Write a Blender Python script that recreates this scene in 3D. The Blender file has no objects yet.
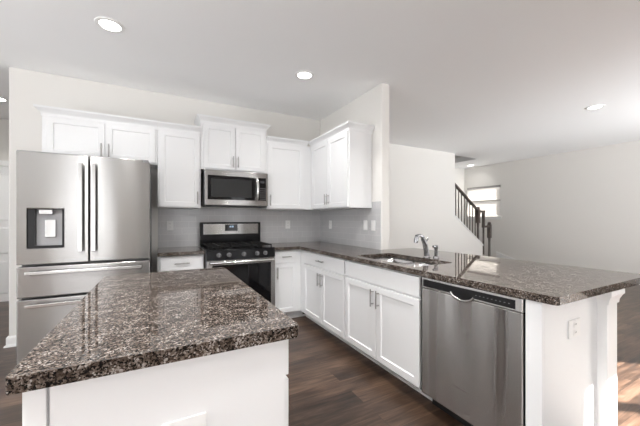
import bpy, bmesh, math, random
from mathutils import Vector
C = bpy.context.scene.collection
scene = bpy.context.scene
PI = math.pi
random.seed(4)

# ------------------------------------------------------------------ camera
CAM_H, YAW, FPX = 1.248, 0.487, 300.7
cam_d = bpy.data.cameras.new('camera'); cam = bpy.data.objects.new('camera', cam_d); C.objects.link(cam)
cam.location = (0, 0, CAM_H); cam.rotation_euler = (PI/2, 0, -YAW)
cam_d.sensor_width = 36.0; cam_d.lens = 36.0*FPX/640.0
cam_d.shift_y = 5.8/640.0
cam_d.clip_start = 0.05
scene.camera = cam

# ------------------------------------------------------------------ world, sun, window portals, added lamps, exposure
w = bpy.data.worlds.new('sky'); scene.world = w; w.use_nodes = True
w.node_tree.nodes['Background'].inputs[0].default_value = (0.97, 0.98, 1.0, 1)
w.node_tree.nodes['Background'].inputs[1].default_value = 2.9
scene.view_settings.view_transform = 'Standard'
scene.view_settings.look = 'None'
scene.view_settings.gamma = 1.0
scene.view_settings.use_curve_mapping = False
scene.view_settings.exposure = 0.28
scene.cycles.diffuse_bounces = 8
scene.cycles.glossy_bounces = 6
scene.cycles.max_bounces = 14
scene.cycles.sample_clamp_indirect = 6.0
scene.cycles.caustics_reflective = False
scene.cycles.caustics_refractive = False

sun_d = bpy.data.lights.new('sun', 'SUN'); sun = bpy.data.objects.new('sun', sun_d); C.objects.link(sun)
sun_d.energy = 75.0; sun_d.angle = math.radians(0.6); sun_d.color = (1.0, 0.95, 0.89)
EL = math.radians(25)
sun_to = Vector((-0.783*math.cos(EL), 0.622*math.cos(EL), -math.sin(EL)))
sun.rotation_euler = sun_to.to_track_quat('-Z', 'Y').to_euler()
sun.location = (8, -6, 5)

def area_lamp(name, loc, direction, sx, sy, power, col=(0.96, 0.98, 1.0), spread=180):
    d = bpy.data.lights.new(name, 'AREA'); d.shape = 'RECTANGLE'; d.size = sx; d.size_y = sy
    d.energy = power; d.color = col; d.spread = math.radians(spread)
    o = bpy.data.objects.new(name, d); C.objects.link(o); o.location = loc
    o.rotation_euler = Vector(direction).to_track_quat('-Z', 'Z').to_euler()
    return o
def portal(name, loc, direction, sx, sy):
    o = area_lamp(name, loc, direction, sx, sy, 1.0); o.data.cycles.is_portal = True
portal('portal_patio_door', (5.99, -1.78, 1.12), (0, 1, 0), 2.25, 2.25)
portal('portal_dining_window', (-1.47, -1.78, 1.2), (0, 1, 0), 1.0, 2.0)
portal('portal_added_rear', (0.70, -1.78, 1.3), (0, 1, 0), 0.8, 2.4)  # this portal and the next three serve unseen, added windows
portal('portal_added_side', (2.0, -1.78, 1.3), (0, 1, 0), 0.5, 2.4)
portal('portal_added_left', (-3.38, 0.6, 1.25), (1, 0, 0), 4.3, 2.4)
portal('portal_added_hall', (-3.38, 4.35, 1.2), (1, 0, 0), 0.6, 1.9)
portal('portal_stair_window', (8.25, 5.34, 1.74), (-1, 0, 0), 1.0, 0.9)
# added area lamps aimed up through the openings, imitating ground bounce onto the ceiling
area_lamp('added_bounce_patio', (5.9, -4.0, 0.2), (0, 1, 1.1), 4.0, 1.5, 450, spread=120)
area_lamp('added_bounce_dining', (-1.47, -2.5, 0.3), (0, 1, 1.6), 1.0, 0.7, 35, spread=110)
area_lamp('added_bounce_left', (-4.0, 0.6, 0.4), (1, 0, 1.8), 4.2, 0.8, 145, spread=115)
DOWNLIGHT_W = 11

# ------------------------------------------------------------------ materials
def mat(name, col=(0.8, 0.8, 0.8), rough=0.5, metal=0.0, spec=0.5):
    m = bpy.data.materials.new(name); m.use_nodes = True
    b = m.node_tree.nodes['Principled BSDF']
    b.inputs['Base Color'].default_value = (*col, 1); b.inputs['Roughness'].default_value = rough
    b.inputs['Metallic'].default_value = metal; b.inputs['Specular IOR Level'].default_value = spec
    return m, m.node_tree.nodes, m.node_tree.links, b

def N(nodes, t, **kw):
    n = nodes.new(t)
    for k, v in kw.items():
        if k in n.inputs: n.inputs[k].default_value = v
        else: setattr(n, k, v)
    return n

def ramp(nodes, stops, interp='LINEAR'):
    r = nodes.new('ShaderNodeValToRGB'); r.color_ramp.interpolation = interp
    e = r.color_ramp.elements
    while len(e) < len(stops): e.new(0.5)
    for el, (p, c) in zip(e, stops):
        el.position = p; el.color = (*c, 1)
    return r

def painted(name, col, rough, bump=0.02, scale=90):
    m, n, l, b = mat(name, col, rough)
    tc = n.new('ShaderNodeTexCoord'); no = N(n, 'ShaderNodeTexNoise', Scale=scale, Detail=3.0)
    bp = N(n, 'ShaderNodeBump', Strength=bump, Distance=0.01)
    l.new(tc.outputs['Object'], no.inputs['Vector']); l.new(no.outputs[0], bp.inputs['Height'])
    l.new(bp.outputs[0], b.inputs['Normal'])
    return m

M = {}
M['wall'] = painted('wall_paint', (0.79, 0.775, 0.745), 0.75, 0.05)
M['ceiling'] = painted('ceiling_paint', (0.92, 0.925, 0.93), 0.85, 0.05)
M['trim'] = painted('trim_paint', (0.87, 0.87, 0.86), 0.4)
M['cabinet'] = painted('cabinet_paint', (0.82, 0.826, 0.832), 0.35, 0.01)
M['door'] = painted('door_paint', (0.84, 0.84, 0.84), 0.4, 0.01)
M['white_plastic'] = mat('white_plastic', (0.85, 0.85, 0.84), 0.35)[0]
M['black_plastic'] = mat('black_plastic', (0.012, 0.012, 0.013), 0.35, 0, 0.3)[0]
M['black_enamel'] = mat('black_enamel', (0.006, 0.006, 0.007), 0.18, 0, 0.18)[0]
M['black_glass'] = mat('black_glass', (0.005, 0.005, 0.006), 0.04, 0, 0.3)[0]
M['cast_iron'] = mat('cast_iron', (0.008, 0.008, 0.008), 0.5, 0, 0.2)[0]
M['grey_plastic'] = mat('grey_plastic', (0.22, 0.22, 0.23), 0.4)[0]
M['toe_black'] = mat('toe_black', (0.01, 0.01, 0.01), 0.6)[0]
M['chrome'] = mat('chrome', (0.38, 0.38, 0.39), 0.08, 1.0)[0]
M['nickel'] = mat('brushed_nickel', (0.42, 0.41, 0.40), 0.32, 1.0)[0]
M['stair_wood'] = mat('dark_stained_wood', (0.095, 0.076, 0.067), 0.4)[0]

def steel(name, col=(0.60, 0.585, 0.565), rough=0.24, aniso=0.75, wave=0.02, grain='H'):
    m, n, l, b = mat(name, col, rough, 1.0)
    b.inputs['Anisotropic'].default_value = aniso
    t = n.new('ShaderNodeTangent'); t.direction_type = 'RADIAL'; t.axis = 'Z'
    l.new(t.outputs[0], b.inputs['Tangent']); b.inputs['Anisotropic Rotation'].default_value = 0.25
    tc = n.new('ShaderNodeTexCoord')
    mp = N(n, 'ShaderNodeMapping'); mp.inputs['Scale'].default_value = (2.2, 2.2, 0.35)
    no = N(n, 'ShaderNodeTexNoise', Scale=1.6, Detail=1.0)
    bp = N(n, 'ShaderNodeBump', Strength=1.0, Distance=wave)
    mp2 = N(n, 'ShaderNodeMapping'); mp2.inputs['Scale'].default_value = (3, 3, 900)
    n2 = N(n, 'ShaderNodeTexNoise', Scale=1.0, Detail=2.0)
    b2 = N(n, 'ShaderNodeBump', Strength=0.05, Distance=0.001)
    l.new(tc.outputs['Object'], mp.inputs[0]); l.new(mp.outputs[0], no.inputs['Vector']); l.new(no.outputs[0], bp.inputs['Height'])
    l.new(tc.outputs['Object'], mp2.inputs[0]); l.new(mp2.outputs[0], n2.inputs['Vector']); l.new(n2.outputs[0], b2.inputs['Height'])
    l.new(bp.outputs[0], b2.inputs['Normal']); l.new(b2.outputs[0], b.inputs['Normal'])
    return m
M['steel'] = steel('stainless_steel', (0.38, 0.374, 0.368), 0.24, 1.0, 0.0022)
M['steel_dw'] = steel('stainless_steel_dark', (0.52, 0.51, 0.50), 0.27, 1.0, 0.11)
M['steel_handle'] = mat('polished_steel', (0.66, 0.655, 0.65), 0.18, 1.0)[0]
M['steel_side'] = mat('grey_appliance_side', (0.22, 0.22, 0.225), 0.4)[0]
M['handle_bar'] = mat('appliance_handle', (0.50, 0.495, 0.49), 0.22, 1.0)[0]
M['dispenser_grey'] = mat('dispenser_grey', (0.38, 0.38, 0.39), 0.35)[0]
M['knob_grey'] = mat('knob_grey', (0.10, 0.10, 0.102), 0.3)[0]
M['steel_sink'] = mat('sink_steel', (0.62, 0.62, 0.62), 0.22, 1.0)[0]

def emis(name, col, s):
    m = bpy.data.materials.new(name); m.use_nodes = True; n = m.node_tree.nodes
    n.clear(); e = n.new('ShaderNodeEmission'); o = n.new('ShaderNodeOutputMaterial')
    e.inputs[0].default_value = (*col, 1); e.inputs[1].default_value = s
    m.node_tree.links.new(e.outputs[0], o.inputs[0]); return m
M['lamp'] = emis('lit_diffuser', (1.0, 0.97, 0.92), 14)
M['led'] = emis('led_digits', (0.55, 0.75, 1.0), 1.2)

def pane():
    m = bpy.data.materials.new('window_glass'); m.use_nodes = True; n = m.node_tree.nodes; l = m.node_tree.links
    n.clear(); o = n.new('ShaderNodeOutputMaterial'); mx = n.new('ShaderNodeMixShader'); mx.inputs[0].default_value = 0.07
    t = n.new('ShaderNodeBsdfTransparent'); g = n.new('ShaderNodeBsdfGlossy'); g.inputs['Roughness'].default_value = 0.0
    l.new(t.outputs[0], mx.inputs[1]); l.new(g.outputs[0], mx.inputs[2]); l.new(mx.outputs[0], o.inputs[0]); return m
M['glass'] = pane()

def granite():
    m, n, l, b = mat('granite', (0.2, 0.17, 0.15), 0.02, 0, 0.2)
    tc = n.new('ShaderNodeTexCoord')
    wn = N(n, 'ShaderNodeTexNoise', Scale=60.0, Detail=3.0)
    mix = n.new('ShaderNodeVectorMath'); mix.operation = 'MULTIPLY_ADD'; mix.inputs[1].default_value = (0.012, 0.012, 0.012)
    l.new(tc.outputs['Object'], wn.inputs['Vector']); l.new(wn.outputs['Color'], mix.inputs[0]); l.new(tc.outputs['Object'], mix.inputs[2])
    v = N(n, 'ShaderNodeTexVoronoi', Scale=250.0); l.new(mix.outputs[0], v.inputs['Vector'])
    sp = n.new('ShaderNodeSeparateColor'); l.new(v.outputs['Color'], sp.inputs[0])
    big = N(n, 'ShaderNodeTexNoise', Scale=22.0, Detail=4.0, Roughness=0.65); l.new(tc.outputs['Object'], big.inputs['Vector'])
    ad = N(n, 'ShaderNodeMath', operation='MULTIPLY_ADD'); ad.inputs[1].default_value = 0.9
    l.new(big.outputs[0], ad.inputs[0]); 
    sc_ = N(n, 'ShaderNodeMath', operation='MULTIPLY_ADD'); sc_.inputs[1].default_value = 0.75; sc_.inputs[2].default_value = -0.31
    l.new(sp.outputs[0], sc_.inputs[0]); l.new(sc_.outputs[0], ad.inputs[2])
    r = ramp(n, [(0.0, (0.004, 0.004, 0.004)), (0.29, (0.009, 0.008, 0.0075)), (0.41, (0.040, 0.029, 0.0225)),
                 (0.60, (0.090, 0.068, 0.055)), (0.78, (0.155, 0.125, 0.106)), (0.92, (0.35, 0.325, 0.305))])
    l.new(ad.outputs[0], r.inputs[0]); l.new(r.outputs[0], b.inputs['Base Color'])
    return m
M['granite'] = granite()

def planks():
    m, n, l, b = mat('floor_planks', (0.07, 0.04, 0.025), 0.34)
    tc = n.new('ShaderNodeTexCoord')
    br = n.new('ShaderNodeTexBrick'); br.offset = 0.37; br.offset_frequency = 2
    for k, v in {'Color1': (0, 0, 0, 1), 'Color2': (1, 1, 1, 1), 'Mortar': (0.5, 0.5, 0.5, 1), 'Scale': 1.0, 'Mortar Size': 0.0012,
                 'Mortar Smooth': 0.1, 'Bias': 0.0, 'Brick Width': 1.22, 'Row Height': 0.152}.items(): br.inputs[k].default_value = v
    l.new(tc.outputs['Object'], br.inputs['Vector'])
    # each plank shifts the grain
    off = n.new('ShaderNodeVectorMath'); off.operation = 'MULTIPLY_ADD'; off.inputs[1].default_value = (7.3, 3.1, 5.0)
    l.new(br.outputs['Color'], off.inputs[0]); l.new(tc.outputs['Object'], off.inputs[2])
    mp = N(n, 'ShaderNodeMapping'); mp.inputs['Scale'].default_value = (1.6, 16, 1)
    l.new(off.outputs[0], mp.inputs[0])
    g = N(n, 'ShaderNodeTexNoise', Scale=1.5, Detail=7.0, Roughness=0.62, Distortion=0.9); l.new(mp.outputs[0], g.inputs['Vector'])
    mp2 = N(n, 'ShaderNodeMapping'); mp2.inputs['Scale'].default_value = (1.0, 3.4, 1)
    l.new(off.outputs[0], mp2.inputs[0])
    g2 = N(n, 'ShaderNodeTexNoise', Scale=1.7, Detail=3.0); l.new(mp2.outputs[0], g2.inputs['Vector'])
    a1 = N(n, 'ShaderNodeMath', operation='MULTIPLY_ADD'); a1.inputs[1].default_value = 0.5
    l.new(g2.outputs[0], a1.inputs[0]); 
    a2 = N(n, 'ShaderNodeMath', operation='MULTIPLY_ADD'); a2.inputs[1].default_value = 1.0; a2.inputs[2].default_value = -0.32
    l.new(g.outputs[0], a2.inputs[0]); l.new(a2.outputs[0], a1.inputs[2])
    sp = n.new('ShaderNodeSeparateColor'); l.new(br.outputs['Color'], sp.inputs[0])
    a3 = N(n, 'ShaderNodeMath', operation='MULTIPLY_ADD'); a3.inputs[1].default_value = 0.2
    l.new(sp.outputs[0], a3.inputs[0]); l.new(a1.outputs[0], a3.inputs[2])
    r = ramp(n, [(0.22, (0.010, 0.0056, 0.0038)), (0.45, (0.036, 0.020, 0.0125)), (0.65, (0.088, 0.052, 0.034)), (0.88, (0.175, 0.114, 0.08))])
    l.new(a3.outputs[0], r.inputs[0])
    mx = n.new('ShaderNodeMix'); mx.data_type = 'RGBA'; mx.inputs['B'].default_value = (0.012, 0.008, 0.006, 1)
    l.new(br.outputs['Fac'], mx.inputs['Factor']); l.new(r.outputs[0], mx.inputs['A']); l.new(mx.outputs['Result'], b.inputs['Base Color'])
    bp = N(n, 'ShaderNodeBump', Strength=0.12, Distance=0.003); l.new(g.outputs[0], bp.inputs['Height']); l.new(bp.outputs[0], b.inputs['Normal'])
    return m
M['floor'] = planks()

def tiles(name, horizontal):
    m, n, l, b = mat(name, (0.45, 0.45, 0.46), 0.14)
    tc = n.new('ShaderNodeTexCoord'); s = n.new('ShaderNodeSeparateXYZ'); c = n.new('ShaderNodeCombineXYZ')
    l.new(tc.outputs['Object'], s.inputs[0]); l.new(s.outputs[horizontal], c.inputs[0])
    sb = N(n, 'ShaderNodeMath', operation='SUBTRACT'); sb.inputs[1].default_value = 0.91
    l.new(s.outputs['Z'], sb.inputs[0]); l.new(sb.outputs[0], c.inputs[1])
    br = n.new('ShaderNodeTexBrick')
    for k, v in {'Color1': (0.56, 0.56, 0.568, 1), 'Color2': (0.585, 0.585, 0.593, 1), 'Mortar': (0.68, 0.68, 0.675, 1), 'Scale': 1.0, 'Mortar Size': 0.0022,
                 'Mortar Smooth': 0.2, 'Bias': 0.0, 'Brick Width': 0.1524, 'Row Height': 0.0762}.items(): br.inputs[k].default_value = v
    l.new(c.outputs[0], br.inputs['Vector']); l.new(br.outputs['Color'], b.inputs['Base Color'])
    bp = N(n, 'ShaderNodeBump', Strength=0.5, Distance=0.002); bp.invert = True
    l.new(br.outputs['Fac'], bp.inputs['Height']); l.new(bp.outputs[0], b.inputs['Normal'])
    return m
M['tile_x'] = tiles('subway_tile_back', 'X'); M['tile_y'] = tiles('subway_tile_side', 'Y')

def blind_mat():
    m, n, l, b = mat('blind_slat', (0.80, 0.79, 0.775), 0.5)
    b.inputs['Subsurface Weight'].default_value = 0.0
    tr = n.new('ShaderNodeBsdfTranslucent'); tr.inputs[0].default_value = (0.85, 0.83, 0.80, 1)
    mx = n.new('ShaderNodeMixShader'); mx.inputs[0].default_value = 0.2; out = n['Material Output']
    l.new(b.outputs[0], mx.inputs[1]); l.new(tr.outputs[0], mx.inputs[2]); l.new(mx.outputs[0], out.inputs[0])
    return m
M['blind'] = blind_mat()
M['shaded_rail'] = mat('shaded_rail', (0.42, 0.40, 0.39), 0.5)[0]  # the headrail's shade is put into this grey

# ------------------------------------------------------------------ mesh helpers (all vertices in world metres)
def box(bm, x0, x1, y0, y1, z0, z1):
    vs = [bm.verts.new((x, y, z)) for x in (x0, x1) for y in (y0, y1) for z in (z0, z1)]
    for f in ((0, 1, 3, 2), (4, 6, 7, 5), (0, 4, 5, 1), (2, 3, 7, 6), (0, 2, 6, 4), (1, 5, 7, 3)):
        bm.faces.new([vs[i] for i in f])
    return vs

def boxes(*bs):
    bm = bmesh.new()
    for b in bs: box(bm, *b)
    return bm

def frame_axes(d):
    d = d.normalized(); up = Vector((0, 0, 1)) if abs(d.z) < 0.95 else Vector((1, 0, 0))
    a = d.cross(up).normalized(); return a, d.cross(a).normalized()

def tube(bm, pts, rad, seg=12, cap=True):
    pts = [Vector(p) for p in pts]; rad = rad if isinstance(rad, (list, tuple)) else [rad]*len(pts)
    rings = []; prev = None
    for i, p in enumerate(pts):
        d = (pts[min(i+1, len(pts)-1)] - pts[max(i-1, 0)]).normalized()
        if prev is None: a, b = frame_axes(d)
        else:
            a = (prev - d*prev.dot(d)).normalized(); b = d.cross(a)
        prev = a
        rings.append([bm.verts.new(p + (a*math.cos(t*2*PI/seg) + b*math.sin(t*2*PI/seg))*rad[i]) for t in range(seg)])
    for r0, r1 in zip(rings, rings[1:]):
        for t in range(seg): bm.faces.new((r0[t], r0[(t+1) % seg], r1[(t+1) % seg], r1[t]))
    if cap: bm.faces.new(rings[0][::-1]); bm.faces.new(rings[-1])

def lathe(bm, cx, cy, prof, seg=24):
    rings = []
    for r, z in prof:
        rings.append([bm.verts.new((cx+r*math.cos(t*2*PI/seg), cy+r*math.sin(t*2*PI/seg), z)) for t in range(seg)])
    for r0, r1 in zip(rings, rings[1:]):
        for t in range(seg): bm.faces.new((r0[t], r0[(t+1) % seg], r1[(t+1) % seg], r1[t]))
    bm.faces.new(rings[0][::-1]); bm.faces.new(rings[-1])

def prism(bm, poly, a0, a1, axis='z'):
    def P(u, v, wv): return {'z': (u, v, wv), 'y': (u, wv, v), 'x': (wv, u, v)}[axis]
    A = [bm.verts.new(P(u, v, a0)) for u, v in poly]; B = [bm.verts.new(P(u, v, a1)) for u, v in poly]
    n = len(poly); bm.faces.new(A); bm.faces.new(B[::-1])
    for i in range(n): bm.faces.new((A[i], A[(i+1) % n], B[(i+1) % n], B[i]))

def rounded(pts, r, seg=6):
    """round the corners of a polygon; r a number or one per corner"""
    out = []; n = len(pts)
    for i, p in enumerate(pts):
        ri = r[i] if isinstance(r, (list, tuple)) else r
        p = Vector(p); a = (Vector(pts[i-1])-p).normalized(); b = (Vector(pts[(i+1) % n])-p).normalized()
        if ri <= 0: out.append((p.x, p.y)); continue
        p0, p1 = p+a*ri, p+b*ri
        for k in range(seg+1):
            t = k/seg; q = p0*(1-t)**2 + p*2*t*(1-t) + p1*t*t; out.append((q.x, q.y))
    return out

def slab(bm, outline, z0, z1, hole=None):
    edges = []
    for loop in [outline] + ([hole] if hole else []):
        vs = [bm.verts.new((x, y, z1)) for x, y in loop]
        edges += [bm.edges.new((vs[i], vs[(i+1) % len(vs)])) for i in range(len(vs))]
    r = bmesh.ops.triangle_fill(bm, use_beauty=True, edges=edges)
    fs = [g for g in r['geom'] if isinstance(g, bmesh.types.BMFace)]
    e = bmesh.ops.extrude_face_region(bm, geom=fs)
    for g in e['geom']:
        if isinstance(g, bmesh.types.BMVert): g.co.z = z0

def sweep(bm, path, prof, side=1, closed=False):
    """profile (offset, z) swept along an XY path with mitred corners; offset to the right of travel times side"""
    pts = [Vector((p[0], p[1])) for p in path]; n = len(pts); rings = []
    for i in range(n):
        d0 = (pts[i]-pts[i-1]).normalized() if i > 0 else None
        d1 = (pts[i+1]-pts[i]).normalized() if i < n-1 else None
        nn = [Vector((d.y, -d.x))*side for d in (d0, d1) if d]
        if len(nn) == 2:
            m = (nn[0]+nn[1]); m = m/m.dot(nn[0])
        else: m = nn[0]
        rings.append([bm.verts.new((pts[i].x+m.x*o, pts[i].y+m.y*o, z)) for o, z in prof])
    k = len(prof)
    for r0, r1 in zip(rings, rings[1:]):
        for j in range(k): bm.faces.new((r0[j], r0[(j+1) % k], r1[(j+1) % k], r1[j]))
    bm.faces.new(rings[0]); bm.faces.new(rings[-1][::-1])

def obj(name, bm, m, parent=None, bevel=0.0, smooth=False, segs=2):
    bmesh.ops.recalc_face_normals(bm, faces=bm.faces)
    me = bpy.data.meshes.new(name); bm.to_mesh(me); bm.free()
    o = bpy.data.objects.new(name, me); C.objects.link(o); me.materials.append(m if not isinstance(m, str) else M[m])
    if parent is not None:
        o.parent = parent
        if parent.type == 'EMPTY': o.location = -parent.location
    if smooth:
        for p in me.polygons: p.use_smooth = True
        try: me.set_sharp_from_angle(angle=math.radians(40))
        except Exception: pass
    if bevel:
        b = o.modifiers.new('bevel', 'BEVEL'); b.width = bevel; b.segments = segs; b.limit_method = 'ANGLE'; b.angle_limit = math.radians(35)
        b.harden_normals = False
    return o

def thing(name, label, cat, loc, group=None):
    o = bpy.data.objects.new(name, None); C.objects.link(o); o.location = loc; o.empty_display_size = 0.1
    o['label'] = label; o['category'] = cat
    if group: o['group'] = group
    return o

def tag(o, label, cat, group=None):
    o['label'] = label; o['category'] = cat
    if group: o['group'] = group
    return o

def struct(name, bm, m, bevel=0.0, parent=None):
    o = obj(name, bm, m, parent, bevel)
    if parent is None: o['kind'] = 'structure'
    return o

def wall_rects(u0, u1, z0, z1, opens):
    us = sorted({u0, u1, *[v for o in opens for v in o[:2]]}); out = []
    for a, b in zip(us, us[1:]):
        z = z0
        for o in sorted([o for o in opens if o[0] <= a and o[1] >= b], key=lambda q: q[2]):
            if o[2] > z: out.append((a, b, z, o[2]))
            z = o[3]
        if z < z1: out.append((a, b, z, z1))
    return out

# ------------------------------------------------------------------ key dimensions
CEIL = 2.74
YW, XW = 4.02, 2.136          # kitchen back wall, partition face
ZC, ZB = 0.91, 0.872          # counter top and underside
XL, XR, YR = -3.2, 8.03, -1.6 # left wall, right wall, rear wall
YH, YF, YS = 6.2, 5.93, 4.62  # hall end, foyer back wall, stair wall

# ------------------------------------------------------------------ the setting
bm = bmesh.new(); box(bm, XL-0.2, XR+0.2, YR-0.2, YH+0.2, -0.1, 0.0)
struct('floor', bm, 'floor')
HX0, HX1, HY0, HY1 = 3.6, 6.95, 4.78, 5.93
bm = boxes((XL-.2, HX0, YR-.2, YH+.2, CEIL, CEIL+.12), (HX1, XR+.2, YR-.2, YH+.2, CEIL, CEIL+.12),
           (HX0, HX1, YR-.2, HY0, CEIL, CEIL+.12), (HX0, HX1, HY1, YH+.2, CEIL, CEIL+.12))
struct('ceiling', bm, 'ceiling')
bm = boxes((HX0-.1, HX1+.1, HY0-.1, HY0, CEIL+.12, 4.4), (HX0-.1, HX1+.1, HY1, HY1+.1, CEIL+.12, 4.4),
           (HX0-.1, HX0, HY0, HY1, CEIL+.12, 4.4), (HX1, HX1+.1, HY0, HY1, CEIL+.12, 4.4), (HX0-.1, HX1+.1, HY0-.1, HY1+.1, 4.4, 4.5))
struct('wall_stairwell', bm, 'wall')
struct('wall_back', boxes((-1.315, 2.136, YW, YW+.12, 0, CEIL)), 'wall', 0.012)
struct('wall_partition', boxes((XW, XW+.114, 2.59, YS+.12, 0, CEIL)), 'wall', 0.012)
bm = bmesh.new()
prism(bm, [(XW+.114, 0), (6.93, 0), (6.93, 0.60), (5.93, 1.30), (5.93, CEIL), (XW+.114, CEIL)], YS, YS+.12, 'y')
struct('wall_stair', bm, 'wall')
bm = bmesh.new()
prism(bm, [(5.935, 1.295), (6.945, 0.588), (6.945, 0.62), (5.935, 1.327)], YS-.015, YS+.135, 'y')
struct('trim_1', bm, 'trim', 0.004)
WY0, WY1, WZ0, WZ1 = 4.85, 5.83, 1.30, 2.16
bm = bmesh.new()
for a, b_, c, d in wall_rects(YR-.12, YF+.12, 0, CEIL, [(WY0, WY1, WZ0, WZ1)]): box(bm, XR, XR+.14, a, b_, c, d)
struct('wall_right', bm, 'wall')
struct('wall_foyer', boxes((XW+.114, XR, YF, YF+.12, 0, CEIL)), 'wall')
struct('wall_closet', boxes((2.0, XW+.114, YS+.12, YH, 0, CEIL)), 'wall')
bm = bmesh.new()
for a, b_, c, d in wall_rects(XL-.12, XR+.14, 0, CEIL, [(4.88, 7.1, 0.02, 2.23), (-1.97, -0.97, 0.25, 2.15), (0.3, 1.1, 0.15, 2.45), (1.75, 2.25, 0.15, 2.45)]): box(bm, a, b_, YR-.12, YR, c, d)
struct('wall_rear', bm, 'wall')
bm = bmesh.new()
for a, b_, c, d in wall_rects(YR, YH+.12, 0, CEIL, [(-1.5, 2.7, 0.1, 2.4), (4.2, 4.65, 0.1, 2.5)]): box(bm, XL-.12, XL, a, b_, c, d)
struct('wall_left', bm, 'wall')
bm = bmesh.new()
for a, b_, c, d in wall_rects(XL, 2.0, 0, CEIL, [(-2.62, -1.80, 0.0, 2.04)]): box(bm, a, b_, YH, YH+.12, c, d)
struct('wall_hall', bm, 'wall')

# stair landing window, inferred rear openings, and unseen windows added to light the room
def window(name, axis, plane, u0, u1, z0, z1, mull=(), rails=(), fw=0.05, depth=0.08):
    bs = [(u0, u0+fw, z0, z1), (u1-fw, u1, z0, z1), (u0, u1, z0, z0+fw), (u0, u1, z1-fw, z1)]
    bs += [(m_-.045, m_+.045, z0, z1) for m_ in mull] + [(u0, u1, r-.025, r+.025) for r in rails]
    bm = bmesh.new(); g = bmesh.new()
    for a, b_, c, d in bs:
        if axis == 'y': box(bm, a, b_, plane-depth, plane, c, d)
        else: box(bm, plane, plane+depth, a, b_, c, d)
    o = struct(name, bm, 'trim')
    if axis == 'y': box(g, u0+.02, u1-.02, plane-depth/2-.003, plane-depth/2+.003, z0+.02, z1-.02)
    else: box(g, plane+depth/2-.003, plane+depth/2+.003, u0+.02, u1-.02, z0+.02, z1-.02)
    obj('window_pane', g, 'glass', o)
    return o
window('window_2', 'y', YR-.03, 4.88, 7.1, 0.02, 2.23, mull=(5.85,))
window('window_3', 'y', YR-.03, -1.97, -0.97, 0.25, 2.15, rails=(1.2,))
window('window_1', 'x', XR+.06, WY0, WY1, WZ0, WZ1, rails=(1.74,), fw=0.04)
window('added_window_4', 'x', XL-.11, -1.5, 2.7, 0.1, 2.4, mull=(-0.1, 1.3))  # unseen, added for light from the left
window('added_window_5', 'x', XL-.11, 4.2, 4.65, 0.1, 2.5)  # unseen, added for a bright streak in the dishwasher steel
window('added_window_6', 'y', YR-.03, 0.3, 1.1, 0.15, 2.45)  # unseen, added for frontal light into the kitchen
window('added_window_7', 'y', YR-.03, 1.75, 2.25, 0.15, 2.45)  # unseen, added for frontal light and streaks in the microwave steel
# casing and sill of the stair window
bm = boxes((XR-.012, XR, WY0-.03, WY1+.03, WZ0-.07, WZ0-.012), (XR-.03, XR+.06, WY0-.04, WY1+.04, WZ0-.014, WZ0+.006))
struct('trim_2', bm, 'trim', 0.003)

# baseboards
def baseboard(name, path, side):
    bm = bmesh.new(); sweep(bm, path, [(0, 0), (0.014, 0), (0.014, 0.085), (0.006, 0.10), (0, 0.10)], side)
    return struct(name, bm, 'trim')
baseboard('baseboard_back', [(-1.0, YW), (-1.315, YW), (-1.315, YW+.12), (2.0, YW+.12)], -1)
bm = bmesh.new(); sweep(bm, [(-1.0, YW-.014), (-1.329, YW-.014), (-1.329, YW+.134)], [(0, 0), (0.014, 0), (0.010, 0.014), (0, 0.022)], -1)
struct('trim_3', bm, 'trim')
baseboard('baseboard_right', [(XR, YR), (XR, YF)], -1)
baseboard('baseboard_stair', [(XW+.114, YS), (6.93, YS)], 1)
baseboard('baseboard_hall', [(XL, YH), (-2.69, YH)], 1)
baseboard('baseboard_hall_end', [(-1.73, YH), (2.0, YH)], 1)
bm = bmesh.new(); prism(bm, [(4.15, 0), (4.95, 0), (4.95, 0.36), (4.15, 0.12)], XR-.022, XR, 'x')
struct('trim_4', bm, 'trim', 0.003)

# hall door with casing
bm = boxes((-2.70, -2.62, YH-.018, YH, 0, 2.12), (-1.80, -1.72, YH-.018, YH, 0, 2.12), (-2.70, -1.72, YH-.02, YH, 2.04, 2.12))
struct('trim_5', bm, 'trim', 0.004)
bm = bmesh.new(); box(bm, -2.615, -1.805, YH+.02, YH+.055, 0.005, 2.035)
for zz in ((0.12, 0.62), (0.72, 1.12), (1.22, 1.92)):
    for xx in ((-2.53, -2.25), (-2.17, -1.89)):
        sweep(bm, [(xx[0], YH+.02), (xx[1], YH+.02)], [(0, zz[0]), (0.008, zz[0]+.02), (0.008, zz[1]-.02), (0, zz[1])], 1)
d1 = struct('door_1', bm, 'door')
bm = bmesh.new(); tube(bm, [(-1.87, YH+.02, 0.95), (-1.87, YH-.02, 0.95), (-1.87, YH-.035, 0.95)], [0.012, 0.012, 0.026], 16)
obj('door_knob', bm, 'nickel', d1, smooth=True)

# tile backsplash
struct('wall_tile_back', boxes((-0.03, XW, YW-.008, YW, ZC, 1.385)), 'tile_x')
struct('wall_tile_side', boxes((XW-.008, XW, 2.757, YW-.008, ZC, 1.372), (XW-.008, XW, 2.60, 2.757, ZC, 1.44)), 'tile_y')

# ------------------------------------------------------------------ cabinet builders
def FM(face, plane):
    """map (u, v, out) on a vertical front to the world"""
    if face == 'S': return lambda u, v, o: (u, plane-o, v)      # faces -y
    if face == 'W': return lambda u, v, o: (plane-o, u, v)      # faces -x
    return lambda u, v, o: (plane+o, u, v)                      # faces +x

def fbox(bm, F, u0, u1, v0, v1, o0, o1):
    a, b = F(u0, v0, o0), F(u1, v1, o1)
    box(bm, min(a[0], b[0]), max(a[0], b[0]), min(a[1], b[1]), max(a[1], b[1]), a[2], b[2])

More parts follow.
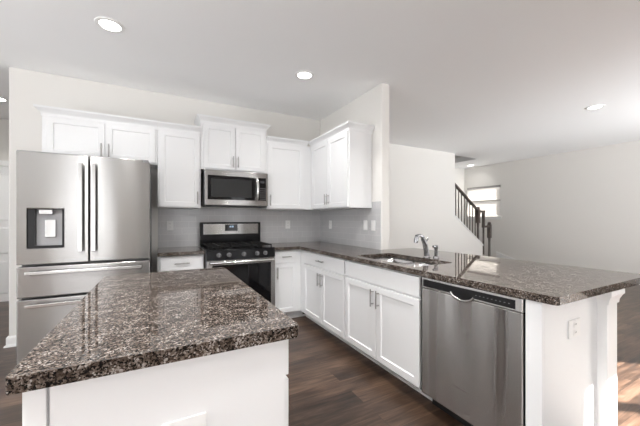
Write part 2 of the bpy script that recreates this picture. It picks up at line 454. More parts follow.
def shaker(F, u0, u1, v0, v1, t=0.02, rail=0.057, rec=0.009):
    bm = bmesh.new()
    def ring(i, o): return [bm.verts.new(F(u, v, o)) for u, v in ((u0+i, v0+i), (u1-i, v0+i), (u1-i, v1-i), (u0+i, v1-i))]
    R = [ring(0, 0), ring(0, t-.002), ring(0.002, t), ring(rail-.006, t), ring(rail, t-rec)]
    bm.faces.new(R[0])
    for a, b in zip(R, R[1:]):
        for i in range(4): bm.faces.new((a[i], a[(i+1) % 4], b[(i+1) % 4], b[i]))
    bm.faces.new(R[-1])
    return bm

def flat_front(F, u0, u1, v0, v1, t=0.02):
    bm = bmesh.new(); fbox(bm, F, u0, u1, v0, v1, 0, t); return bm

def pull(F, u, v, length, vertical, o0):
    bm = bmesh.new(); h = length/2; so = 0.03
    if vertical:
        tube(bm, [F(u, v-h, o0+so), F(u, v+h, o0+so)], 0.006, 10)
        for s in (-1, 1): tube(bm, [F(u, v+s*(h-.022), o0), F(u, v+s*(h-.022), o0+so)], 0.005, 8)
    else:
        tube(bm, [F(u-h, v, o0+so), F(u+h, v, o0+so)], 0.006, 10)
        for s in (-1, 1): tube(bm, [F(u+s*(h-.022), v, o0), F(u+s*(h-.022), v, o0+so)], 0.005, 8)
    return bm

def add_door(root, F, u0, u1, v0, v1, hu=None, hv=None, hl=0.14):
    d = obj('door', shaker(F, u0, u1, v0, v1), 'cabinet', root)
    if hu is not None: obj('handle', pull(F, hu, hv, hl, True, 0.02), 'nickel', d, smooth=True)
    return d

def add_drawer(root, F, u0, u1, v0, v1, handle=True, hl=0.14):
    d = obj('drawer', flat_front(F, u0, u1, v0, v1), 'cabinet', root, 0.002)
    if handle: obj('handle', pull(F, (u0+u1)/2, (v0+v1)/2, hl, False, 0.02), 'nickel', d, smooth=True)
    return d

CROWN = [(0, -0.02), (0.006, -0.02), (0.008, 0.008), (0.018, 0.022), (0.036, 0.040), (0.046, 0.048), (0.048, 0.065), (0, 0.065)]
def crown(root, path, z, side):
    bm = bmesh.new(); sweep(bm, path, [(o, z+h) for o, h in CROWN], side)
    obj('crown_molding', bm, 'cabinet', root)

YU = 3.71          # upper cabinet box front; the doors stand 2 cm proud
UB, UT = 1.372, 2.235
G = 'upper kitchen cabinets'
def upper(label, x0, x1, z0, z1, doors, cpath, name='wall_cabinet'):
    r = thing(name, label, 'cabinet', ((x0+x1)/2, YU, z0), G)
    obj('body', boxes((x0, x1, YU, YW-.009, z0, z1)), 'cabinet', r, 0.001)
    F = FM('S', YU)
    for d in doors: add_door(r, F, *d)
    crown(r, cpath, z1, 1)
    return r
# path runs left to right: the outside is on the right hand for side=+1 (facing -y)
upper('short white two-door cabinet above the stainless refrigerator', -0.985, -0.032, 1.835, UT,
      [(-0.950, -0.500, 1.85, UT-.025, -0.525, 1.93, 0.14), (-0.490, -0.052, 1.85, UT-.025, -0.463, 1.93, 0.14)],
      [(-0.985, YW-.01), (-0.985, YU), (-0.032, YU)])
upper('tall white single-door cabinet between the refrigerator cabinet and the microwave', -0.030, 0.407, UB, UT,
      [(-0.012, 0.392, UB+.012, UT-.025, 0.368, 1.485, 0.14)], [(-0.030, YU), (0.407, YU)])
upper('raised white two-door cabinet directly above the microwave', 0.410, 1.188, 1.825, 2.375,
      [(0.438, 0.793, 1.838, 2.350, 0.768, 1.93, 0.13), (0.803, 1.160, 1.838, 2.350, 0.828, 1.93, 0.13)],
      [(0.410, YW-.01), (0.410, YU), (1.188, YU), (1.188, YW-.01)])
upper('tall white single-door cabinet right of the microwave, in the corner', 1.191, 1.824, UB, UT,
      [(1.206, 1.700, UB+.012, UT-.025, 1.232, 1.485, 0.14)], [(1.191, YU), (1.770, YU)])
XU = 1.826
r = thing('wall_cabinet', 'white two-door cabinet on the side partition wall, its end panel exposed', 'cabinet', (XU, 3.2, UB), G)
obj('body', boxes((XU, XW-.009, 2.757, YU-.0, UB, UT)), 'cabinet', r, 0.001)
F = FM('W', XU)
add_door(r, F, 2.775, 3.205, UB+.012, UT-.025, 3.180, 1.485, 0.13)
add_door(r, F, 3.215, 3.645, UB+.012, UT-.025, 3.240, 1.485, 0.13)
crown(r, [(XU, YU), (XU, 2.757), (XW-.001, 2.757)], UT, 1)

# ------------------------------------------------------------------ base cabinets
G = 'base kitchen cabinets'
YB = 3.43          # base box front on the back wall
XB = 1.545         # base box front on the side run
r = thing('base_cabinet', 'narrow white base cabinet between refrigerator and range, granite slab on top', 'cabinet', (0.19, YB, 0), G)
obj('body', boxes((-0.030, 0.407, YB, YW-.009, 0.10, ZB-.001), (-0.030, 0.407, YB+.07, YW-.01, 0.0, 0.10)), 'cabinet', r)
F = FM('S', YB)
add_drawer(r, F, -0.005, 0.395, 0.722, 0.858)
add_door(r, F, -0.005, 0.395, 0.115, 0.707, 0.36, 0.60)

r = thing('base_cabinet', 'narrow white cabinet with one drawer and door, right of the range', 'cabinet', (1.35, YB, 0), G)
obj('body', boxes((1.180, 1.543, YB, YW-.009, 0.10, ZB-.001), (1.180, 1.61, YB+.09, YW-.01, 0.0, 0.10)), 'cabinet', r)
obj('shoe_molding', boxes((1.180, 1.64, YB+.076, YB+.09, 0, 0.022)), 'trim', r)
add_drawer(r, F, 1.200, 1.482, 0.722, 0.858, True, 0.12)
add_door(r, F, 1.200, 1.482, 0.115, 0.707, 1.226, 0.60)

F = FM('W', XB)
r = thing('base_cabinet', 'white two-door base cabinet with one wide drawer, beside the inner corner', 'cabinet', (XB, 2.86, 0), G)
obj('body', boxes((XB, XW-.02, 2.389, YB+.08, 0.10, ZB-.001), (1.655, XW-.02, 2.389, YB+.089, 0.0, 0.10)), 'cabinet', r)
obj('shoe_molding', boxes((1.641, 1.655, 2.389, YB+.076, 0, 0.022)), 'trim', r)
add_drawer(r, F, 2.402, 3.305, 0.722, 0.858)
add_door(r, F, 2.402, 2.850, 0.115, 0.707, 2.820, 0.59)
add_door(r, F, 2.858, 3.305, 0.115, 0.707, 2.888, 0.59)

r = thing('base_cabinet', 'white two-door sink base cabinet with plain false front, next to the dishwasher', 'cabinet', (XB, 1.92, 0), G)
obj('body', boxes((XB, XB+.018, 1.452, 2.387, 0.10, ZB-.001), (XB, 2.07, 1.452, 1.47, 0.10, ZB-.001), (XB, 2.07, 2.369, 2.387, 0.10, ZB-.001),
                  (XB, 2.07, 1.452, 2.387, 0.10, 0.118), (1.655, 2.07, 1.452, 2.387, 0.0, 0.10)), 'cabinet', r)
obj('shoe_molding', boxes((1.641, 1.655, 1.4525, 2.387, 0, 0.022)), 'trim', r)
add_drawer(r, F, 1.465, 2.375, 0.722, 0.858, False)
add_door(r, F, 1.465, 1.916, 0.115, 0.707, 1.886, 0.61)
add_door(r, F, 1.924, 2.375, 0.115, 0.707, 1.955, 0.61)

# peninsula end: white panel with filler strip, knee wall and trimmed post
r = thing('end_panel', 'white flat panel closing the peninsula end beside the dishwasher', 'panel', (1.80, 0.74, 0))
obj('panel', boxes((1.545, 2.075, 0.732, 0.75, 0.0, ZB-.001)), 'cabinet', r, 0.001)
obj('filler_strip', boxes((1.524, 1.545, 0.732, 0.802, 0.0, ZB-.001)), 'cabinet', r, 0.001)
struct('wall_peninsula', boxes((2.085, 2.19, 0.76, 2.585, 0, ZB-.001)), 'wall')
r = thing('support_post', 'square white post with flared cap under the bar overhang', 'post', (2.137, 0.71, 0))
obj('shaft', boxes((2.077, 2.198, 0.690, 0.757, 0.0, ZB-.001)), 'trim', r, 0.003)
bm = bmesh.new()
sweep(bm, [(2.077, 0.7315), (2.077, 0.690), (2.198, 0.690), (2.198, 0.757)],
      [(0, 0.795), (0.006, 0.795), (0.008, 0.815), (0.018, 0.838), (0.024, 0.845), (0.024, 0.870), (0, 0.870)], 1)
obj('capital', bm, 'trim', r)
bm = bmesh.new(); sweep(bm, [(2.077, 0.7315), (2.077, 0.690), (2.198, 0.690), (2.198, 0.757)], [(0, 0), (0.014, 0), (0.014, 0.085), (0.006, 0.10), (0, 0.10)], 1)
obj('plinth', bm, 'trim', r)

# ------------------------------------------------------------------ countertops
sx0, sx1, sy0, sy1 = 1.588, 2.005, 1.56, 2.31
bm = bmesh.new()
slab(bm, rounded([(1.180, YW-.009), (1.180, 3.37), (1.505, 3.37), (1.505, 0.665), (2.60, 0.665), (2.60, 2.585), (2.262, 2.585),
                  (2.127, 2.585), (2.127, YW-.009)], [0, 0, 0.012, 0.025, 0.03, 0.03, 0, 0, 0], 5), ZB, ZC,
     rounded([(sx0, sy0), (sx1, sy0), (sx1, sy1), (sx0, sy1)], [0.07]*4, 6))
tag(obj('countertop', bm, 'granite', None, 0.006), 'long polished granite worktop running from range to the peninsula, sink cut in it', 'countertop')
bm = bmesh.new(); slab(bm, [(-0.032, YW-.009), (-0.032, 3.37), (0.409, 3.37), (0.409, YW-.009)], ZB, ZC)
tag(obj('countertop', bm, 'granite', None, 0.005), 'small granite slab between the refrigerator and the range', 'countertop')
bm = bmesh.new(); slab(bm, rounded([(-0.294, 0.875), (0.391, 0.875), (0.391, 2.169), (-0.292, 2.169)], [0.012, 0.018, 0.02, 0.02], 5), ZB, ZC)
tag(obj('countertop', bm, 'granite', None, 0.007, segs=3), 'speckled brown granite top of the kitchen island in the foreground', 'countertop')

# ------------------------------------------------------------------ island base
r = thing('kitchen_island', 'white island base carrying the foreground granite top', 'island', (0.05, 1.5, 0))
obj('body', boxes((-0.262, 0.352, 0.914, 2.135, 0.10, ZB-.001), (-0.262, 0.29, 0.914, 2.135, 0.0, 0.10)), 'cabinet', r)
obj('back_panel', boxes((-0.226, 0.352, 0.902, 0.913, 0.0, ZB-.001)), 'cabinet', r, 0.001)
obj('corner_stile', boxes((-0.272, -0.231, 0.898, 0.913, 0.0, ZB-.001)), 'cabinet', r, 0.002)
F = FM('E', 0.353)
for a, b_ in ((0.925, 1.525), (1.535, 2.125)):
    add_drawer(r, F, a, b_, 0.735, 0.858)
    add_door(r, F, a, (a+b_)/2-.004, 0.115, 0.722, (a+b_)/2-.035, 0.61)
    add_door(r, F, (a+b_)/2+.004, b_, 0.115, 0.722, (a+b_)/2+.035, 0.61)

# ------------------------------------------------------------------ outlets and switches
def plate(F, u, v, label, kind='outlet', horizontal=False, group='wall plates on the tile backsplash', pw=0.072, ph=0.116, name=None):
    if horizontal: pw, ph = ph, pw
    p = F(u, v, 0)
    r = thing(name or ('wall_outlet' if kind == 'outlet' else 'light_switch'), label, 'outlet' if kind == 'outlet' else 'switch', p, group)
    bm = bmesh.new(); fbox(bm, F, u-pw/2, u+pw/2, v-ph/2, v+ph/2, 0.0005, 0.006); obj('cover_plate', bm, 'white_plastic', r, 0.002)
    if kind == 'outlet':
        for s in (-1, 1):
            du, dv = (s*0.020, 0) if horizontal else (0, s*0.020)
            bm = bmesh.new(); fbox(bm, F, u+du-.014, u+du+.014, v+dv-.014, v+dv+.014, 0.006, 0.009); q = obj('receptacle', bm, 'white_plastic', r, 0.002)
            bm = bmesh.new()
            for k in (-1, 1): 
                if horizontal: fbox(bm, F, u+du-.005, u+du+.004, v+k*.006-.0012, v+k*.006+.0012, 0.009, 0.0094)
                else: fbox(bm, F, u+k*.006-.0012, u+k*.006+.0012, v+dv-.003, v+dv+.006, 0.009, 0.0094)
            obj('slots', bm, 'black_plastic', q)
    else:
        bm = bmesh.new(); fbox(bm, F, u-.016, u+.016, v-.033, v+.033, 0.006, 0.0085); obj('rocker', bm, 'white_plastic', r, 0.002)
FB, FP = FM('S', YW-.008), FM('W', XW-.008)
plate(FB, 0.098, 1.168, 'white outlet on the tile between refrigerator and range')
plate(FB, 1.603, 1.166, 'white outlet on the back tile right of the range')
plate(FP, 3.700, 1.165, 'white outlet on the side tile, nearest the inner corner')
plate(FP, 2.872, 1.172, 'white wall switch on the side tile, left of the pair', 'switch')
plate(FP, 2.725, 1.172, 'white wall switch on the side tile, nearest the wall end', 'switch')
FE = FM('S', 0.732)
plate(FE, 1.815, 0.705, 'white outlet on the peninsula end panel', 'outlet', False, None, 0.115, 0.088)
FI = FM('S', 0.902)
plate(FI, 0.058, 0.644, 'wide white cover plate low on the island front', 'switch', True, None, 0.12, 0.11, 'cover_plate')

# ------------------------------------------------------------------ refrigerator
FX0, FX1, FY = -0.994, -0.088, 3.17
r = thing('refrigerator', 'stainless French-door refrigerator with ice dispenser and two drawers', 'refrigerator', ((FX0+FX1)/2, 3.6, 0))
obj('body', boxes((FX0+.006, FX1-.006, FY+.085, YW-.03, 0.02, 1.765)), 'steel_side', r, 0.004)
obj('hinge_cover', boxes((FX1-.10, FX1-.012, FY+.03, FY+.20, 1.765, 1.79)), 'grey_plastic', r, 0.004)
obj('hinge_cover', boxes((FX0+.012, FX0+.10, FY+.03, FY+.20, 1.765, 1.79)), 'grey_plastic', r, 0.004)
XM = -0.537
DZ0, DZ1 = 0.885, 1.785
dx0, dx1, dz0, dz1 = -0.932, -0.702, 1.012, 1.326     # dispenser opening
bm = bmesh.new()
def ringf(x0, x1, z0, z1, y): return [bm.verts.new((x, y, z)) for x, z in ((x0, z0), (x1, z0), (x1, z1), (x0, z1))]
O0, O1 = ringf(FX0, XM-.004, DZ0, DZ1, FY+.075), ringf(FX0, XM-.004, DZ0, DZ1, FY)
I1, I0 = ringf(dx0, dx1, dz0, dz1, FY), ringf(dx0, dx1, dz0, dz1, FY+.062)
for a, b_ in ((O0, O1), (O1, I1), (I1, I0)):
    for i in range(4): bm.faces.new((a[i], a[(i+1) % 4], b_[(i+1) % 4], b_[i]))
bm.faces.new(I0); bm.faces.new(O0)
dl = obj('door', bm, 'steel', r, 0.008, segs=3)
bm = bmesh.new(); prism(bm, [(XM+.004, DZ0), (FX1, DZ0), (FX1, DZ1-.022), (FX1-.055, DZ1-.022), (FX1-.055, DZ1), (XM+.004, DZ1)], FY, FY+.075, 'y')
dr = obj('door', bm, 'steel', r, 0.008, segs=3)
def bar_handle(u0, u1, v0, v1, vertical):
    """flat bar on two posts in front of a -y facing front"""
    bm = bmesh.new(); box(bm, u0, u1, FY-.055, FY-.040, v0, v1)
    for t in (0.0, 1.0):
        if vertical: z = v0+.03+t*(v1-v0-.06); box(bm, u0+.005, u1-.005, FY-.042, FY, z-.022, z+.022)
        else: x = u0+.03+t*(u1-u0-.06); box(bm, x-.022, x+.022, FY-.042, FY, v0+.005, v1-.005)
    return bm
obj('handle', bar_handle(-0.604, -0.574, 0.975, 1.715, True), 'handle_bar', dl, 0.004)
obj('handle', bar_handle(-0.514, -0.484, 0.975, 1.715, True), 'handle_bar', dr, 0.004)
obj('dispenser_recess', boxes((dx0+.002, dx0+.045, FY+.012, FY+.061, dz0+.002, dz1-.002), (dx0+.045, dx1-.002, FY+.012, FY+.061, dz0+.002, dz0+.02),
                              (dx1-.014, dx1-.002, FY+.004, FY+.061, dz0+.002, dz1-.002)), 'black_plastic', dl)
obj('dispenser_back', boxes((dx0+.045, dx1-.014, FY+.05, FY+.061, dz0+.02, dz1-.002)), 'dispenser_grey', dl)
obj('dispenser_panel', boxes((dx0+.072, dx1-.075, FY+.004, FY+.05, dz1-.042, dz1-.004)), 'handle_bar', dl, 0.003)
obj('dispenser_paddle', boxes((dx0+.10, dx1-.062, FY+.034, FY+.05, dz0+.085, dz1-.085)), 'handle_bar', dl, 0.003)
for z0, z1, zh in ((0.622, 0.868, 0.820), (0.075, 0.607, 0.563)):
    d = obj('drawer', boxes((FX0, FX1, FY, FY+.075, z0, z1)), 'steel', r, 0.008, segs=3)
    obj('handle', bar_handle(-0.93, -0.15, zh-.014, zh+.014, False), 'handle_bar', d, 0.004)
obj('toe_grille', boxes((FX0+.02, FX1-.02, FY+.06, FY+.085, 0.0, 0.07)), 'black_plastic', r)
for x, y in ((FX0+.06, FY+.13), (FX1-.06, FY+.13), (FX0+.06, 3.9), (FX1-.06, 3.9)):
    bm = bmesh.new(); lathe(bm, x, y, [(0.02, 0), (0.02, 0.02)], 12); obj('foot', bm, 'black_plastic', r)

# ------------------------------------------------------------------ gas range
RX0, RX1, RY = 0.424, 1.177, 3.365
r = thing('gas_range', 'black and stainless gas range with five knobs below the microwave', 'stove', ((RX0+RX1)/2, RY, 0))
obj('body', boxes((RX0, RX1, RY, YW-.03, 0.03, 0.905)), 'steel_side', r, 0.002)
obj('cooktop', boxes((RX0, RX1, RY-.02, 3.93, 0.905, 0.918)), 'black_enamel', r, 0.004)
bm = bmesh.new(); prism(bm, [(RY-.030, 0.808), (RY, 0.808), (RY, 0.904), (RY-.020, 0.904)], RX0, RX1, 'x')
cp = obj('control_panel', bm, 'black_enamel', r, 0.003)
for x in (0.548, 0.655, 0.815, 0.965, 1.060):
    bm = bmesh.new(); tube(bm, [(x, RY-.024, 0.858), (x, RY-.034, 0.858), (x, RY-.036, 0.858), (x, RY-.055, 0.857)], [0.025, 0.025, 0.020, 0.017], 20)
    k = obj('knob', bm, 'knob_grey', r, smooth=True)
    obj('knob_grip', boxes((x-.004, x+.004, RY-.062, RY-.050, 0.840, 0.874)), 'grey_plastic', k, 0.001)
bm = bmesh.new()
def ringo(x0, x1, z0, z1, y): return [bm.verts.new((x, y, z)) for x, z in ((x0, z0), (x1, z0), (x1, z1), (x0, z1))]
O0, O1 = ringo(RX0+.004, RX1-.004, 0.175, 0.800, RY-.002), ringo(RX0+.004, RX1-.004, 0.175, 0.800, RY-.04)
I1, I0 = ringo(RX0+.055, RX1-.055, 0.245, 0.752, RY-.04), ringo(RX0+.055, RX1-.055, 0.245, 0.752, RY-.034)
for a, b_ in ((O0, O1), (O1, I1), (I1, I0)):
    for i in range(4): bm.faces.new((a[i], a[(i+1) % 4], b_[(i+1) % 4], b_[i]))
bm.faces.new(I0); bm.faces.new(O0)
od = obj('oven_door', bm, 'steel', r, 0.003)
obj('oven_window', boxes((RX0+.056, RX1-.056, RY-.039, RY-.0345, 0.246, 0.751)), 'black_glass', od)
bm = bmesh.new(); pts = []
for k in range(13):
    t = k/12; pts.append((RX0+.03+t*(RX1-RX0-.06), RY-.075-.012*math.sin(PI*t), 0.782))
tube(bm, pts, 0.0145, 12)
for x in (RX0+.045, RX1-.045): tube(bm, [(x, RY-.038, 0.782), (x, RY-.077, 0.782)], 0.013, 10)
obj('oven_handle', bm, 'steel_handle', od, smooth=True)
obj('storage_drawer', boxes((RX0+.004, RX1-.004, RY-.03, RY-.001, 0.04, 0.165)), 'steel', r, 0.003)
for x, y in ((RX0+.05, RY+.05), (RX1-.05, RY+.05), (RX0+.05, 3.9), (RX1-.05, 3.9)):
    bm = bmesh.new(); lathe(bm, x, y, [(0.018, 0), (0.018, 0.03)], 10); obj('foot', bm, 'black_plastic', r)
obj('backguard', boxes((RX0, RX1, 3.915, 3.99, 0.918, 1.205)), 'black_enamel', r, 0.008)
bgp = obj('backguard_panel', boxes((RX0+.035, RX1-.035, 3.909, 3.915, 1.055, 1.185)), 'steel', r, 0.001)
obj('clock_display', boxes((0.715, 0.872, 3.904, 3.909, 1.095, 1.178)), 'black_glass', r, 0.001)
# the small lit clock face
def segs_digits(x0, z0, hgt, text, y):
    D = {'1': 'bc', '2': 'abged', '0': 'abcdef', '8': 'abcdefg', '5': 'afgcd', '3': 'abgcd', '4': 'fgbc'}
    bm = bmesh.new(); wd = hgt*.5; t = hgt*.12; x = x0
    for ch in text:
        if ch == ':':
            for zz in (z0+hgt*.3, z0+hgt*.7): box(bm, x, x+t, y-.0006, y, zz-t/2, zz+t/2)
            x += t*3; continue
        S = {'a': (0, wd, hgt-t, hgt), 'd': (0, wd, 0, t), 'g': (0, wd, hgt/2-t/2, hgt/2+t/2), 'f': (0, t, hgt/2, hgt), 'e': (0, t, 0, hgt/2),
             'b': (wd-t, wd, hgt/2, hgt), 'c': (wd-t, wd, 0, hgt/2)}
        for s in D[ch]: a = S[s]; box(bm, x+a[0], x+a[1], y-.0006, y, z0+a[2], z0+a[3])
        x += wd+t*2
    return bm
obj('clock_digits', segs_digits(0.765, 1.140, 0.018, '12:00', 3.904), 'led', r)
def grate(x0, x1, y0, y1):
    bm = bmesh.new(); z0, z1 = 0.938, 0.952; t = 0.011
    for y in (y0, y1-t): box(bm, x0, x1, y, y+t, z0, z1)
    for x in (x0, x1-t): box(bm, x, x+t, y0, y1, z0, z1)
    xm = (x0+x1)/2; box(bm, xm-t/2, xm+t/2, y0, y1, z0, z1)
    for q in (0.25, 0.5, 0.75): yy = y0+(y1-y0)*q; box(bm, x0, x1, yy-t/2, yy+t/2, z0, z1)
    for x in (x0, x1-t):
        for y in (y0, y1-t): box(bm, x, x+t, y, y+t, 0.918, z0)
    return bm
for k in range(3):
    gx0 = RX0+.025+k*0.237; obj('grate', grate(gx0, gx0+.232, RY+.03, 3.885), 'cast_iron', r)
for x, y, q in ((0.555, 3.51, .045), (0.555, 3.77, .036), (0.7935, 3.64, .05), (1.03, 3.51, .05), (1.03, 3.77, .034)):
    bm = bmesh.new(); lathe(bm, x, y, [(q, 0.918), (q, 0.926), (q*.8, 0.927), (q*.8, 0.934), (q*.7, 0.936)], 20); obj('burner', bm, 'cast_iron', r, smooth=True)

# ------------------------------------------------------------------ microwave
MX0, MX1, MY, MZ0, MZ1 = 0.442, 1.180, 3.625, 1.402, 1.812
r = thing('microwave_oven', 'stainless over-range microwave with black glass door', 'microwave', ((MX0+MX1)/2, MY, MZ0))
obj('body', boxes((MX0, MX1, MY+.03, YW-.01, MZ0, MZ1)), 'steel_side', r, 0.002)
obj('front_frame', boxes((MX0, MX1, MY, MY+.03, MZ0+.004, MZ1)), 'steel', r, 0.004)
md = obj('door', boxes((MX0+.03, MX0+.575, MY-.008, MY, MZ0+.070, MZ1-.062)), 'black_glass', r, 0.002)
obj('window_screen', boxes((MX0+.065, MX0+.535, MY-.0095, MY-.008, MZ0+.100, MZ1-.10)), mat('door_mesh', (0.022, 0.022, 0.022), 0.3, 0, 0.25)[0], md)
bm = bmesh.new(); pts = []
for k in range(11):
    t = k/10; pts.append((MX0+.598, MY-.012-.040*math.sin(PI*t)**.7, MZ0+.075+t*(MZ1-MZ0-.14)))
tube(bm, pts, 0.017, 12)
obj('handle', bm, 'steel_handle', md, smooth=True)
cp = obj('control_panel', boxes((MX0+.618, MX1-.022, MY-.006, MY, MZ0+.070, MZ1-.062)), 'black_glass', r, 0.002)
obj('display', boxes((MX0+.640, MX1-.045, MY-.0072, MY-.006, MZ1-.125, MZ1-.095)), mat('dim_display', (0.05, 0.055, 0.06), 0.2)[0], cp)
for i in range(6):
    for j in range(3):
        obj('key', boxes((MX0+.642+j*.026, MX0+.656+j*.026, MY-.0068, MY-.006, MZ0+.085+i*.026, MZ0+.091+i*.026)), 'grey_plastic', cp)
obj('vent_grille', boxes((MX0+.01, MX1-.01, MY+.004, MY+.30, MZ0-.012, MZ0)), 'black_plastic', r)

# ------------------------------------------------------------------ dishwasher
DY0, DY1, DX = 0.812, 1.444, 1.522
r = thing('dishwasher', 'stainless dishwasher under the peninsula worktop, between sink base and end panel', 'dishwasher', (DX, 1.13, 0))
obj('tub', boxes((DX+.05, XW-.08, DY0+.008, DY1-.004, 0.09, 0.862)), 'steel_side', r)
F = FM('W', DX+.045)
bm = bmesh.new(); fbox(bm, F, DY0, DY1-.002, 0.105, 0.795, 0, 0.045)
dd = obj('door', bm, 'steel_dw', r, 0.006, segs=3)
bm = bmesh.new(); fbox(bm, F, DY0, DY1-.002, 0.797, 0.866, 0, 0.045)
dt = obj('control_fascia', bm, 'steel_handle', r, 0.005, segs=3)
bm = bmesh.new(); fbox(bm, F, DY0+.035, DY1-.018, 0.808, 0.852, 0.045, 0.0465); obj('control_strip', bm, 'black_plastic', dt)
# pocket handle: curved lip below the control strip with a dark slot above it
bm = bmesh.new(); pts = []
for k in range(13):
    t = k/12; pts.append(F(1.065+t*.150, 0.815-.035*math.sin(PI*t)**.6, 0.046))
tube(bm, pts, 0.008, 10); obj('handle_lip', bm, 'handle_bar', dd, smooth=True)
pl = [(1.069+k/12*.142, 0.813-.030*math.sin(PI*k/12)**.6) for k in range(13)]
bm = bmesh.new(); prism(bm, pl[::-1], DX-.0015, DX+.001, 'x'); obj('handle_pocket', bm, 'black_plastic', dd)
bm = bmesh.new()
for k in range(9): fbox(bm, F, DY0+.06+k*.022, DY0+.068+k*.022, 0.828, 0.831, 0.0465, 0.047)
obj('indicator_marks', bm, 'grey_plastic', dt)
cu = bpy.data.curves.new('maker_badge', 'FONT'); cu.body = 'Whirlpool'; cu.size = 0.019; cu.extrude = 0.0004; cu.align_x = 'CENTER'
to = bpy.data.objects.new('maker_badge', cu); C.objects.link(to)
to.rotation_euler = (PI/2, 0, -PI/2); to.location = (DX-.0006, 1.158, 0.265)
bpy.context.view_layer.update()
me = bpy.data.meshes.new_from_object(to.evaluated_get(bpy.context.evaluated_depsgraph_get())); me.transform(to.matrix_world)
bpy.data.objects.remove(to); bd = bpy.data.objects.new('maker_badge', me); C.objects.link(bd); bd.parent = dd
me.materials.clear(); me.materials.append(M['steel_handle'])
obj('toe_kick', boxes((DX+.10, DX+.13, DY0, DY1-.004, 0.0, 0.10)), 'toe_black', r)

# ------------------------------------------------------------------ sink, faucet, sprayer
r = thing('kitchen_sink', 'stainless double-bowl undermount sink set in the granite', 'sink', (1.80, 1.935, 0.66))
def basin(y0, y1):
    bm = bmesh.new(); x0, x1 = sx0-.004, sx1+.004; rings = []
    for inset, z, rr in ((-0.0, ZB-.003, .075), (0.004, 0.80, .072), (0.010, 0.70, .07), (0.030, 0.675, .06), (0.06, 0.668, .05)):
        lp = rounded([(x0+inset, y0+inset), (x1-inset, y0+inset), (x1-inset, y1-inset), (x0+inset, y1-inset)], rr, 6)
        rings.append([bm.verts.new((x, y, z)) for x, y in lp])
    n = len(rings[0])
    for a, b_ in zip(rings, rings[1:]):
        for i in range(n): bm.faces.new((a[i], a[(i+1) % n], b_[(i+1) % n], b_[i]))
    bm.faces.new(rings[-1])
    return bm
for a, b_ in ((sy0-.004, 1.925), (1.945, sy1+.004)):
    o = obj('bowl', basin(a, b_), 'steel_sink', r, smooth=True)
    s = o.modifiers.new('solid', 'SOLIDIFY'); s.thickness = 0.0015; s.offset = -1
    bm = bmesh.new(); lathe(bm, 1.80, (a+b_)/2, [(0.045, 0.6685), (0.045, 0.6715), (0.034, 0.671), (0.030, 0.6695)], 20); obj('drain', bm, 'chrome', o, smooth=True)
obj('divider', boxes((sx0+.02, sx1-.02, 1.924, 1.946, 0.845, 0.862)), 'steel_sink', r, 0.004)

fx, fy = 2.075, 1.905
r = thing('kitchen_faucet', 'chrome single-handle pull-down faucet behind the sink', 'faucet', (fx, fy, ZC))
bm = bmesh.new(); lathe(bm, fx, fy, [(0.031, ZC), (0.031, ZC+.006), (0.026, ZC+.012)], 24); obj('base', bm, 'chrome', r, smooth=True)
bm = bmesh.new(); tube(bm, [(fx, fy, ZC+.01), (fx-.004, fy, ZC+.05), (fx-.022, fy, ZC+.12), (fx-.040, fy, ZC+.155), (fx-.048, fy, ZC+.172)],
     [0.025, 0.023, 0.021, 0.020, 0.017], 18); obj('body', bm, 'chrome', r, smooth=True)
bm = bmesh.new(); pts = []
for k in range(9):
    t = k/8*2.5; pts.append((fx-.048-.040*(1-math.cos(t)), fy, ZC+.170+.022*math.sin(t)))
tube(bm, pts, [0.016]*7+[0.017, 0.018], 16)
p = pts[-1]; tube(bm, [p, (p[0]-.008, fy, p[2]-.03), (p[0]-.012, fy, p[2]-.052)], [0.018, 0.019, 0.016], 16); obj('spray_spout', bm, 'chrome', r, smooth=True)
bm = bmesh.new(); tube(bm, [(fx-.020, fy, ZC+.135), (fx+.004, fy, ZC+.150), (fx+.016, fy-.004, ZC+.168)], [0.012, 0.008, 0.007], 12); obj('lever_handle', bm, 'chrome', r, smooth=True)
r = thing('side_sprayer', 'small chrome side sprayer standing beside the faucet', 'sprayer', (2.10, 1.825, ZC))
bm = bmesh.new(); lathe(bm, 2.10, 1.825, [(0.026, ZC), (0.025, ZC+.012), (0.018, ZC+.02)], 20); obj('base', bm, 'chrome', r, smooth=True)
bm = bmesh.new(); lathe(bm, 2.10, 1.825, [(0.014, ZC+.018), (0.013, ZC+.07), (0.017, ZC+.085), (0.018, ZC+.105), (0.012, ZC+.112)], 20)
tube(bm, [(2.10, 1.825, ZC+.098), (2.065, 1.825, ZC+.100)], [0.012, 0.010], 12); obj('spray_head', bm, 'chrome', r, smooth=True)

# ------------------------------------------------------------------ staircase and railing
r = thing('staircase', 'white staircase with dark treads rising behind the sloped wall', 'stairs', (7.0, 5.3, 0))
for k in range(9):
    x1 = 7.30-.26*k; bm = boxes((x1-.26, x1, YS+.125, YF-.002, .18*k, .18*(k+1)-.03)); s = obj('step', bm, 'trim', r)
    obj('tread', boxes((x1-.26, x1+.025, YS+.125, YF-.002, .18*(k+1)-.03, .18*(k+1))), 'stair_wood', s, 0.006)

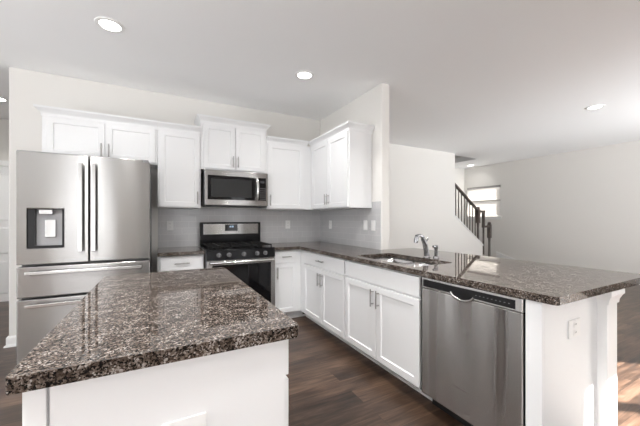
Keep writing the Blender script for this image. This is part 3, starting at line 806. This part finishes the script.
yr = YS+.05
r = thing('stair_railing', 'dark wood stair railing with thin balusters above the sloped wall', 'railing', (6.5, yr, 0.62))
def kz(x): return 1.327-.70*(x-5.935)     # knee wall cap
bm = bmesh.new()
prism(bm, [(5.60, 2.275), (6.80, 1.435), (6.80, 1.495), (5.60, 2.335)], yr-.032, yr+.032, 'y')
obj('handrail', bm, 'stair_wood', r, 0.012, segs=3)
x = 6.02
while x < 6.72:
    bm = boxes((x-.009, x+.009, yr-.009, yr+.009, kz(x), kz(x)+.76)); obj('baluster', bm, 'stair_wood', r, 0.002); x += 0.10
def newel(x, z0, z1):
    bm = bmesh.new(); box(bm, x-.034, x+.034, yr-.034, yr+.034, z0, z0+.02)
    lathe(bm, x, yr, [(0.036, z0+.02), (0.030, z0+.08), (0.026, z1-.50), (0.032, z1-.40)], 16)
    box(bm, x-.038, x+.038, yr-.038, yr+.038, z1-.40, z1-.06)
    lathe(bm, x, yr, [(0.030, z1-.06), (0.043, z1-.045), (0.041, z1-.02), (0.02, z1)], 16)
    return bm
obj('newel_post', newel(6.83, 0.665, 1.545), 'stair_wood', r, 0.003)
obj('newel_post', newel(7.27, 0.18, 1.17), 'stair_wood', r, 0.003)
bm = bmesh.new()
box(bm, 6.87, 7.065, yr-.032, yr+.032, 1.40, 1.455); box(bm, 7.01, 7.065, yr-.03, yr+.03, 1.04, 1.455); box(bm, 7.01, 7.24, yr-.032, yr+.032, 1.03, 1.085)
obj('gooseneck', bm, 'stair_wood', r, 0.008)
obj('baluster', boxes((7.022, 7.054, yr-.016, yr+.016, 0.36, 1.04)), 'stair_wood', r, 0.002)

# blind on the stair window
r = thing('window_blind', 'white horizontal slat blind over the stair window', 'blind', (XR+.03, (WY0+WY1)/2, WZ1))
obj('headrail', boxes((XR-.02, XR+.05, WY0+.005, WY1-.005, WZ1-.06, WZ1-.004)), 'shaded_rail', r, 0.003)
z = WZ1-.085
while z > WZ0+.03:
    bm = bmesh.new(); prism(bm, [(XR+.033, z-.024), (XR+.014, z+.022), (XR+.017, z+.022), (XR+.036, z-.024)], 0, 1, 'y')
    for v in bm.verts:
        v.co = (v.co.x, WY0+.008 + v.co.y*(WY1-WY0-.016), v.co.z)
    obj('slat', bm, 'blind', r); z -= 0.042
obj('meeting_rail_strip', boxes((XR+.004, XR+.014, WY0+.008, WY1-.008, 1.735, 1.765)), 'shaded_rail', r)  # added grey strip standing for the dark line of the window's meeting rail
obj('bottom_rail', boxes((XR+.01, XR+.045, WY0+.008, WY1-.008, WZ0+.008, WZ0+.024)), 'blind', r)

# ------------------------------------------------------------------ recessed ceiling lights
def downlight(x, y, label, power=1.0):
    r = thing('ceiling_light', label, 'light', (x, y, CEIL), 'recessed ceiling lights')
    bm = bmesh.new(); prof = [(0.098, 0.0), (0.095, -0.007), (0.072, -0.008), (0.068, -0.001)]
    rings = [[bm.verts.new((x+q*math.cos(t*2*PI/32), y+q*math.sin(t*2*PI/32), CEIL+dz)) for t in range(32)] for q, dz in prof]
    for a, b_ in zip(rings, rings[1:]):
        for i in range(32): bm.faces.new((a[i], a[(i+1) % 32], b_[(i+1) % 32], b_[i]))
    obj('trim_ring', bm, 'white_plastic', r, smooth=True)
    bm = bmesh.new(); lathe(bm, x, y, [(0.068, CEIL-.001), (0.068, CEIL-.004)], 32); obj('diffuser', bm, 'lamp', r)
    d = bpy.data.lights.new('downlight_lamp', 'AREA'); d.shape = 'DISK'; d.size = 0.13; d.energy = DOWNLIGHT_W*power; d.spread = math.radians(135); d.color = (1.0, 0.985, 0.965)
    o = bpy.data.objects.new('downlight_lamp', d); C.objects.link(o); o.location = (x, y, CEIL-.012); o.parent = None
downlight(-0.345, 2.802, 'round recessed ceiling light above the refrigerator side, leftmost over the kitchen', 0.45)
downlight(1.318, 2.832, 'round recessed ceiling light in front of the corner cabinets', 0.45)
downlight(5.121, 1.829, 'round recessed ceiling light over the open area at the right')
downlight(7.65, 5.45, 'round recessed ceiling light beside the stair opening', 0.08)
downlight(-1.79, 5.169, 'round recessed ceiling light in the hall at the far left edge')
downlight(-1.15, 0.5, 'added unseen ceiling light over the near side of the kitchen', 1.4)  # this and the next four are unseen lights added to brighten the room
downlight(1.318, 0.35, 'added unseen ceiling light over the peninsula end')
downlight(3.4, 0.2, 'added unseen ceiling light over the open area behind the camera')
downlight(-0.85, 1.45, 'added unseen ceiling light over the left edge of the island', 1.5)
downlight(1.15, 1.45, 'added unseen ceiling light over the aisle by the sink', 1.6)
